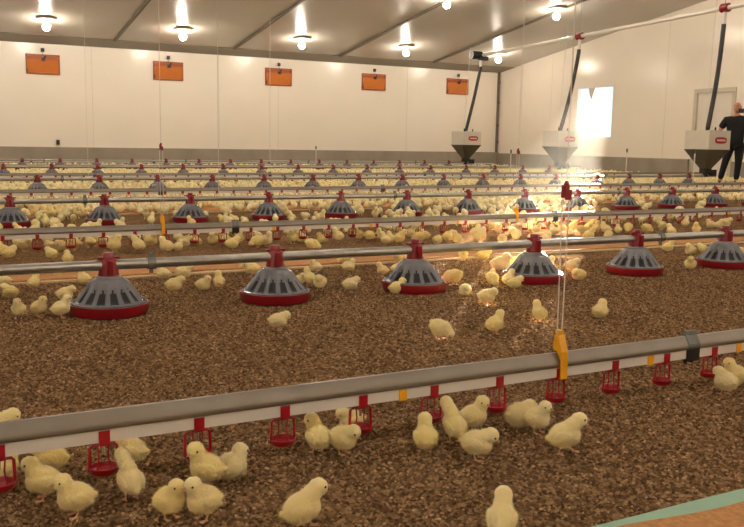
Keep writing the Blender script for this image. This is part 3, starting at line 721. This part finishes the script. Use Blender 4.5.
MIDL = [
 (278, 331, 5, 'lookdown', 1.0, 'lone chick facing right in front of the second near feeder pan'),
 (439, 340, 325, 'peck', 1.12, 'chick pecking in the sunlit streak, nearest the metal profile'),
 (494, 335, 30, 'stand', 1.05, 'upright chick with raised head, second from the sunlit streak'),
 (539, 323, 110, 'stand', 1.0, 'chick seen from behind left of the two white cords'),
 (600, 318, 60, 'rest', 1.15, 'round chick resting alone right of the two white cords'),
 (454, 286, 150, 'peck', 1.25, 'orange-shaded chick pecking close right of the third near feeder pan'),
 (465, 295, 265, 'doze', 1.0, 'chick sitting face-on in the sunlit streak'),
 (492, 287, 280, 'peck', 1.1, 'chick pecking face-on at the top of the sunlit streak'),
 (486, 306, 340, 'lookdown', 1.1, 'chick facing right in the middle of the sunlit streak'),
 (508, 287, 40, 'stand', 1.0, 'upright chick at the left side of the fourth near feeder pan'),
 (514, 291, 10, 'lookdown', 1.0, 'chick crouched against the dish of the fourth near feeder pan'),
 (397, 294, 20, 'rest', 1.15, 'chick lying in front of the dish of the third near feeder pan'),
 (383, 277, 190, 'stand', .9, 'chick standing left behind the third near feeder pan'),
 (397, 273, 10, 'rest', 1.0, 'chick peeping beside the bell of the third near feeder pan'),
 (398, 264, 350, 'peck', 1.2, 'chick pecking the tan paper behind the third near feeder pan'),
 (310, 287, 130, 'stand', 1.05, 'chick on the right of the second near feeder pan, facing away'),
 (320, 291, 260, 'lookdown', 1.1, 'chick facing front, right of the second near feeder pan'),
 (316, 274, 200, 'lookl', .95, 'chick with raised head above the pair by the second near pan'),
 (299, 284, 340, 'rest', .85, 'small chick touching the bell of the second near feeder pan'),
 (350, 293, 15, 'lookdown', 1.05, 'lone chick facing right between the second and third near feeder pans'),
 (343, 265, 200, 'lookdown', 1.0, 'left chick of two on the tan paper between second and third pans'),
 (348, 271, 10, 'rest', 1.05, 'right chick of two at the paper edge between second and third pans'),
 (252, 277, 200, 'lookdown', 1.15, 'chick behind the left shoulder of the second near feeder pan'),
 (245, 270, 180, 'rest', 1.05, 'chick behind the pipe, close left of the second near feeder pan'),
 (219, 290, 110, 'stand', 1.0, 'slim chick facing away left of the second near feeder pan'),
 (203, 290, 350, 'rest', 1.05, 'chick sitting beside the slim one left of the second near pan'),
 (174, 294, 15, 'lookdown', 1.1, 'pale chick facing right below the feed pipe clamp'),
 (164, 279, 170, 'rest', 1.05, 'chick on the tan paper edge below the feed pipe clamp'),
 (183, 281, 20, 'lookdown', 1.15, 'bright yellow chick on the paper edge right of the pipe clamp'),
 (65, 303, 10, 'lookdown', 1.0, 'upper chick of the two touching the leftmost near feeder pan'),
 (61, 319, 30, 'stand', 1.05, 'lower bright chick of the two touching the leftmost near feeder pan'),
 (19, 319, 280, 'stand', .95, 'chick facing front near the left edge, lower of the far-left group'),
 (39, 317, 340, 'stand', .95, 'chick facing right at the lower right of the far-left group'),
 (11, 301, 170, 'lookdown', 1.0, 'chick facing left near the left edge above the far-left group'),
 (34, 291, 80, 'stand', .95, 'chick seen from behind left of the leftmost near feeder pan'),
 (85, 285, 150, 'rest', 1.1, 'chick sitting behind the left of the leftmost near pan neck'),
 (54, 277, 0, 'rest', 1.1, 'chick behind the feed pipe left of the leftmost near pan neck'),
 (4, 286, 190, 'rest', 1.0, 'chick at the left edge just under the nearest feed pipe'),
 (667, 254, 350, 'stand', 1.1, 'lone chick on the paper edge between fifth and sixth near pans'),
 (691, 255, 200, 'rest', 1.2, 'left chick of the trio beside the sixth near feeder pan'),
 (703, 256, 120, 'lookdown', 1.1, 'right chick of the trio beside the sixth near feeder pan'),
 (690, 269, 250, 'rest', 1.2, 'lowest chick of the trio beside the sixth near feeder pan'),
 (740, 260, 180, 'lookdown', 1.2, 'chick at the right edge behind the sixth near feeder pan'),
 (579, 280, 200, 'doze', 1.1, 'chick facing left just right of the two white cords, lower one'),
 (571, 273, 10, 'lookdown', 1.1, 'chick just behind the two white cords, upper one'),
 (547, 268, 340, 'rest', 1.1, 'chick behind the right shoulder of the fourth near feeder pan'),
 (500, 270, 350, 'rest', 1.5, 'big chick shaded orange left behind the fourth near feeder pan'),
 (516, 268, 10, 'rest', 1.3, 'sunlit chick directly behind the fourth near feeder pan'),
 (493, 281, 90, 'rest', .9, 'small chick between the sunlit streak and the fourth near pan'),
 (463, 261, 270, 'lookdown', 1.0, 'chick facing front on the tan paper right of the third pan neck'),
 (483, 262, 350, 'lookdown', 1.1, 'sunlit chick on the tan paper, right of the front-facing one'),
]
for f in MIDL: put(f[0], f[1], f[2], f[3], f[4], f[5], G2)
B3 = [(4, 254), (9, 257), (24, 248), (51, 246), (61, 247), (76, 247), (91, 245), (107, 245), (114, 249), (139, 249), (151, 244), (52, 257), (68, 259), (167, 250), (178, 247), (184, 245), (196, 242), (213, 240), (226, 241), (232, 247), (239, 242), (258, 244), (266, 243), (293, 240), (302, 238), (311, 247), (323, 239), (338, 239), (359, 237), (369, 238), (379, 237), (390, 238), (386, 242), (399, 241), (410, 235), (425, 235), (420, 239), (437, 240), (448, 239), (457, 241), (475, 235), (480, 239), (499, 231), (512, 230), (516, 237), (527, 228), (536, 231), (541, 229), (554, 231), (562, 229), (573, 228), (581, 231), (589, 227), (597, 228), (606, 231), (618, 229), (628, 229), (646, 230), (662, 226), (671, 233), (685, 225), (696, 231), (711, 224), (718, 226), (725, 224), (608, 236), (588, 238), (502, 239), (545, 239)]
pl_ = ['stand', 'lookdown', 'rest', 'stand', 'lookl', 'lookr', 'doze', 'walk', 'peck']
pdsc = dict(stand='upright', lookdown='stooping', rest='sitting', lookl='head-turned', lookr='head-turned', doze='dozing', walk='stepping', peck='pecking', drink='drinking')
B3.sort()
for i, (u, v) in enumerate(B3):
    ps = R.choice(pl_); put(u, v+4, R.uniform(0, 360), ps, R.uniform(1.05, 1.3), 'small %s chick behind the nearest feeder line, %s of that band' % (pdsc[ps], ordn(i)), G3)
# procedural crowd beyond
cand = []
RC = random.Random(21)
tries = 0
def dens(x, y):
    # crowd gathers in patches; bare lanes stay in front of the second line and around strips
    q = noise.noise(Vector((x*.9, y*.9, 1.5)))
    if y < 6.7: base = .16
    elif y < 7.5: base = .07
    elif y < 8.6: base = .17 if q > .05 else .03
    elif y < 9.5: base = .35
    elif y < 11.6: base = .85
    elif y < 12.6: base = .5
    else: base = .6
    if u_of(x, y) > 600 and y < 13: base *= .4
    return base*(1+.8*q)
def u_of(x, y): return proj((x, y, 0))[0]
grid = {}
def ok(x, y, mn):
    gx, gy = int(x/.12), int(y/.12)
    for a in (-1, 0, 1):
        for c in (-1, 0, 1):
            for (px, py) in grid.get((gx+a, gy+c), ()):
                if (px-x)**2+(py-y)**2 < mn*mn: return False
    grid.setdefault((gx, gy), []).append((x, y)); return True
for (x, y) in placed: grid.setdefault((int(x/.12), int(y/.12)), []).append((x, y))
for _ in range(60000):
    t = RC.random(); y = 6.25+(23.2-6.25)*t; xa = aty(-25, 150, y).x; xb = min(aty(770, 150, y).x, XR-.25); x = RC.uniform(xa, xb)
    if RC.random() > (xb-xa)/17.0: continue
    if RC.random() > dens(x, y): continue
    if any((x-px)**2+(y-py)**2 < .044 for px, py in pan_xy): continue
    if (x-15.2)**2+(y-12.4)**2 < .3: continue
    if not ok(x, y, .085): continue
    u, v, dd = proj((x, y, .04))
    cand.append((dd, x, y, u))
cand.sort()
need = 300-len(placed)
near = cand[:need]; far = cand[need:]
near.sort(key=lambda c: (round(c[2]/.8), c[3]))
bandname = {}
for k_, c in enumerate(near): bandname.setdefault(int(round(c[2]/.8)), []).append(c)
bn = sorted(bandname)
bt = ['just beyond the second drinker line', 'in front of the second feeder line', 'under the second feeder line', 'just behind the second feeder line', 'on the paper behind the second feeder line', 'before the third drinker line', 'beyond the third drinker line', 'farther beyond']
for j, bk_ in enumerate(bn):
    for i, (dd, x, y, u) in enumerate(bandname[bk_]):
        ps = RC.choice(pl_)
        chick(ps, (x, y, 0), RC.uniform(0, 2*pi), RC.uniform(1.05, 1.3), 'tiny %s chick %s, %s there' % (pdsc[ps], bt[min(j, 7)], ordn(i)), G4, hi=False)
# the far crowd
V = []; Fc = []
shapes = []
for ps in ('stand', 'lookdown', 'rest', 'peck'):
    mb = MB(); P_ = POSES[ps]; rot = Matrix.Rotation(-radians(P_['pitch']), 3, 'Y'); bc = Vector(P_['body'])
    mb.ell(bc, (.040, .028, .028), rot, 7, 5); mb.ell(bc.lerp(Vector(P_['head']), .8), (.019, .018, .022), None, 6, 4)
    if P_['legs']: mb.tube([(0, .01, .025), (.004, .012, 0)], .004, 3); mb.tube([(0, -.01, .025), (.004, -.012, 0)], .004, 3)
    shapes.append((mb.v, mb.f))
for dd, x, y, u in far:
    vs, fs = RC.choice(shapes); a = RC.uniform(0, 2*pi); s = RC.uniform(1.05, 1.35); ca, sa = cos(a)*s, sin(a)*s; n_ = len(V)
    V += [(x+ca*p_[0]-sa*p_[1], y+sa*p_[0]+ca*p_[1], p_[2]*s) for p_ in vs]; Fc += [tuple(k_+n_ for k_ in f) for f in fs]
me = bpy.data.meshes.new('distant_chick_flock'); me.from_pydata(V, [], Fc); me.materials.append(M['down']); me.polygons.foreach_set('use_smooth', [True]*len(me.polygons)); me.update()
tag(link('distant_chick_flock', me), 'dense flock of tiny pale chicks filling the far end of the barn', 'chicks', kind='stuff')

# ------------------------------------------------------------------ person
def skin(name, joints, edges, root, mat_, parent=None, sub=2):
    me = bpy.data.meshes.new(name); me.from_pydata([j[0] for j in joints], edges, [])
    o = link(name, me); 
    md = o.modifiers.new('s', 'SKIN'); md.use_smooth_shade = True
    for i, j in enumerate(joints):
        rr = j[1] if isinstance(j[1], tuple) else (j[1], j[1]); me.skin_vertices[0].data[i].radius = rr
        me.skin_vertices[0].data[i].use_root = (i == root)
    md2 = o.modifiers.new('d', 'SUBSURF'); md2.levels = sub; md2.render_levels = sub
    dg = bpy.context.evaluated_depsgraph_get(); nm = bpy.data.meshes.new_from_object(o.evaluated_get(dg)); o.modifiers.clear(); o.data = nm
    nm.materials.clear(); nm.materials.append(M[mat_]); nm.polygons.foreach_set('use_smooth', [True]*len(nm.polygons))
    if parent: o.parent = parent
    return o
# local frame: +x = image right, +y = away from camera, z up
PX, PY = 15.14, 12.44
pg = ground(739.5, 183.5)
per = empty('person', (PX, PY, 0), 'person in black t-shirt and trousers holding a camera up by the door', 'person', None, -YAW-.32)
J = [((0, 0, .93), (.10, .07)), ((.0, 0, 1.15), (.13, .085)), ((.0, 0, 1.38), (.15, .09)), ((.0, .01, 1.50), (.07, .07)), ((.01, 0, 1.58), (.055, .055)),   # 0-4
     ((-.21, 0, 1.42), .062), ((-.33, .02, 1.17), .045), ((-.25, -.15, 1.0), .032), ((-.22, -.18, .94), (.02, .035)),   # 5-8 left-in-image arm, bent
     ((.20, 0, 1.42), .062), ((.34, -.08, 1.24), .045), ((.19, -.20, 1.49), .032), ((.15, -.22, 1.55), (.035, .02)),   # 9-12 right arm holding camera
     ((-.10, 0, .86), .10), ((-.17, -.02, .50), .062), ((-.25, .03, .09), .042), ((-.29, -.12, .035), (.042, .03)),   # 13-16
     ((.10, 0, .86), .10), ((.10, -.02, .49), .062), ((.08, .04, .09), .042), ((.06, -.12, .035), (.042, .03))]
E_ = [(0, 1), (1, 2), (2, 3), (3, 4), (2, 5), (5, 6), (6, 7), (7, 8), (2, 9), (9, 10), (10, 11), (11, 12), (0, 13), (13, 14), (14, 15), (15, 16), (0, 17), (17, 18), (18, 19), (19, 20)]
# fingers
def fingers(base, dirv, side, curl):
    out = []
    for k_, (ln, of) in enumerate(((.06, -.027), (.07, -.009), (.066, .009), (.05, .026))):
        i = len(J); p0 = Vector(base)+Vector(side)*of; d_ = Vector(dirv)
        J.append((tuple(p0+d_*.03), .0095)); J.append((tuple(p0+d_*(.03+ln*.5)+Vector(curl)*.01), .0085)); J.append((tuple(p0+d_*(.03+ln*.85)+Vector(curl)*.03), .0075))
        out.append((i, i+1)); out.append((i+1, i+2)); E_.append((bi, i)); E_.extend(out[-2:])
    i = len(J); p0 = Vector(base)-Vector(side)*.03
    J.append((tuple(p0), .0105)); J.append((tuple(p0-Vector(side)*.02+Vector(dirv)*.035), .009)); E_.append((bi, i)); E_.append((i, i+1))
bi = 8; fingers((-.22, -.18, .94), (.1, -.1, -1), (0, 1, .0), (1, 0, 0))
bi = 12; fingers((.15, -.22, 1.55), (-.7, 0, .7), (0, 1, 0), (-1, 0, 0))
skin('body', J, E_, 0, 'skin', per)
hd = MB(); hc = Vector((-.005, -.02, 1.68)); hr_ = Matrix.Rotation(radians(-25), 3, 'Z') @ Matrix.Rotation(radians(-14), 3, 'X')
hd.ell(hc, (.078, .098, .112), hr_, 24, 18); hd.ell(hc+hr_ @ Vector((0, -.045, -.06)), (.055, .05, .05), hr_, 16, 12)
hd.ell(hc+hr_ @ Vector((0, -.10, -.015)), (.014, .02, .024), hr_, 10, 8)
for sg in (-1, 1): hd.ell(hc+hr_ @ Vector((sg*.08, .01, -.01)), (.012, .022, .032), hr_, 10, 8)
hd.tube([(0, .01, 1.5), hc], .055, 16)
h_ = hd.obj('head', 'skin', None, True)
md = h_.modifiers.new('r', 'REMESH'); md.mode = 'VOXEL'; md.voxel_size = .007; md = h_.modifiers.new('s', 'SMOOTH'); md.iterations = 4
dg = bpy.context.evaluated_depsgraph_get(); nm = bpy.data.meshes.new_from_object(h_.evaluated_get(dg)); h_.modifiers.clear(); h_.data = nm
nm.materials.clear(); nm.materials.append(M['skin']); nm.polygons.foreach_set('use_smooth', [True]*len(nm.polygons))
# join head into the body so the figure is one continuous mesh
body = [c for c in per.children if c.name.startswith('body')][0]
bmj = bmesh.new(); bmj.from_mesh(body.data); bmj.from_mesh(nm); bmj.to_mesh(body.data); bmj.free(); bpy.data.objects.remove(h_)
for sg in (-1, 1):
    MB().ell(hc+hr_ @ Vector((sg*.032, -.092, .012)), (.012, .008, .008), hr_, 10, 8).obj('eye', 'eye', per, True)
MB().ell(hc+hr_ @ Vector((0, -.098, -.058)), (.025, .006, .005), hr_, 10, 6).obj('mouth', 'logo', per, True)
hb = MB(); hb.ell(hc+hr_ @ Vector((0, .022, .002)), (.083, .088, .085), hr_, 20, 14); hb.obj('short_hair', 'hair', per, True)
TJ = [((0, 0, .80), (.19, .145)), ((0, 0, .95), (.19, .14)), ((0, 0, 1.12), (.195, .14)), ((0, 0, 1.36), (.225, .145)), ((0, .01, 1.51), (.10, .10)), ((-.21, 0, 1.41), .09), ((-.31, .015, 1.22), .078), ((.20, 0, 1.41), .09), ((.31, -.055, 1.29), .078)]
skin('t_shirt', TJ, [(0, 1), (1, 2), (2, 3), (3, 4), (3, 5), (5, 6), (3, 7), (7, 8)], 0, 'shirt', per)
TR = [((0, 0, 1.0), (.19, .135)), ((-.10, 0, .84), .125), ((-.17, -.02, .50), .078), ((-.25, .03, .10), .062), ((.10, 0, .84), .125), ((.10, -.02, .49), .078), ((.08, .04, .10), .062)]
skin('trousers', TR, [(0, 1), (1, 2), (2, 3), (0, 4), (4, 5), (5, 6)], 0, 'trouser', per)
for x, y in ((-.26, .03), (.08, .04)):
    sb = MB(); sb.ell((x-.01, y-.08, .045), (.05, .14, .05), None, 16, 10); sb.ell((x, y+.02, .07), (.045, .06, .06), None, 14, 8); sb.box((x-.05, y-.2, .002), (x+.04, y+.07, .02)); sb.obj('shoe', 'shoe', per, True)
per.scale = (.95, .95, .95)
cm = empty('camera_body', (0, 0, 0), 'black handheld camera raised to the face of the person', 'camera')
cm.matrix_world = Matrix.Translation((PX, PY, 0)) @ Matrix.Rotation(-YAW-.32, 4, 'Z') @ Matrix.Translation((.066, -.21, 1.52))
MB().box((-.06, -.03, -.04), (.06, .03, .045)).obj('casing', 'black', cm); MB().tube([(0, -.03, 0), (0, -.11, .01)], .035, 16).obj('lens', 'black', cm, True)

# ------------------------------------------------------------------ dusty air in the shaft of sun
sun_dir = None
W = bpy.data.worlds.new('world'); sc.world = W; W.use_nodes = True
bg = W.node_tree.nodes['Background']; bg.inputs[0].default_value = (.70, .89, .98, 1); bg.inputs[1].default_value = 1.05
sun = bpy.data.lights.new('sun', 'SUN'); sun.energy = 95; sun.angle = radians(.6); sun.color = (1, .91, .76)
so = bpy.data.objects.new('sun', sun); COL.objects.link(so)
tgt = Vector((1.85, 3.0, 0)); srcp = Vector((XR, (WY0+WY1)/2, 0)); dh = (tgt-srcp); el = math.atan(.108)
dv = Vector((dh.x, dh.y, 0)).normalized(); dv = Vector((dv.x*cos(el), dv.y*cos(el), -sin(el)))
hz = bpy.data.materials.new('dusty air'); hz.use_nodes = True; N = hz.node_tree.nodes; L = hz.node_tree.links; N.remove(N['Principled BSDF'])
vs_ = N.new('ShaderNodeVolumeScatter'); vs_.inputs['Density'].default_value = .0013; vs_.inputs['Anisotropy'].default_value = .5; vs_.inputs['Color'].default_value = (1, .95, .85, 1)
L.new(vs_.outputs[0], N['Material Output'].inputs['Volume']); M['haze'] = hz
vv = []
for k_ in (0, 1):
    for (y_, z_) in ((WY0+.05, WZ0+.05), (WY1-.05, WZ0+.05), (WY1-.05, WZ1-.05), (WY0+.05, WZ1-.05)):
        P_ = Vector((XR-.09, y_, z_)); 
        if k_: P_ = P_+dv*((z_-.03)/-dv.z)
        vv.append(P_)
hm = MB(); hm.add(vv, [(0, 1, 2, 3), (7, 6, 5, 4), (0, 4, 5, 1), (1, 5, 6, 2), (2, 6, 7, 3), (3, 7, 4, 0)])
tag(hm.obj('sunlit_dust', 'haze'), 'faint shaft of dusty sunlit air slanting down from the window', 'dust', kind='stuff')
so.rotation_euler = dv.to_track_quat('-Z', 'Y').to_euler(); so.location = (30, 30, 10)

sc.view_settings.view_transform = 'Standard'; sc.view_settings.look = 'None'; sc.view_settings.gamma = 1; sc.view_settings.use_curve_mapping = False
sc.view_settings.exposure = .42
sc.cycles.max_bounces = 6; sc.cycles.diffuse_bounces = 4; sc.cycles.use_denoising = True
sc.cycles.sample_clamp_indirect = 6
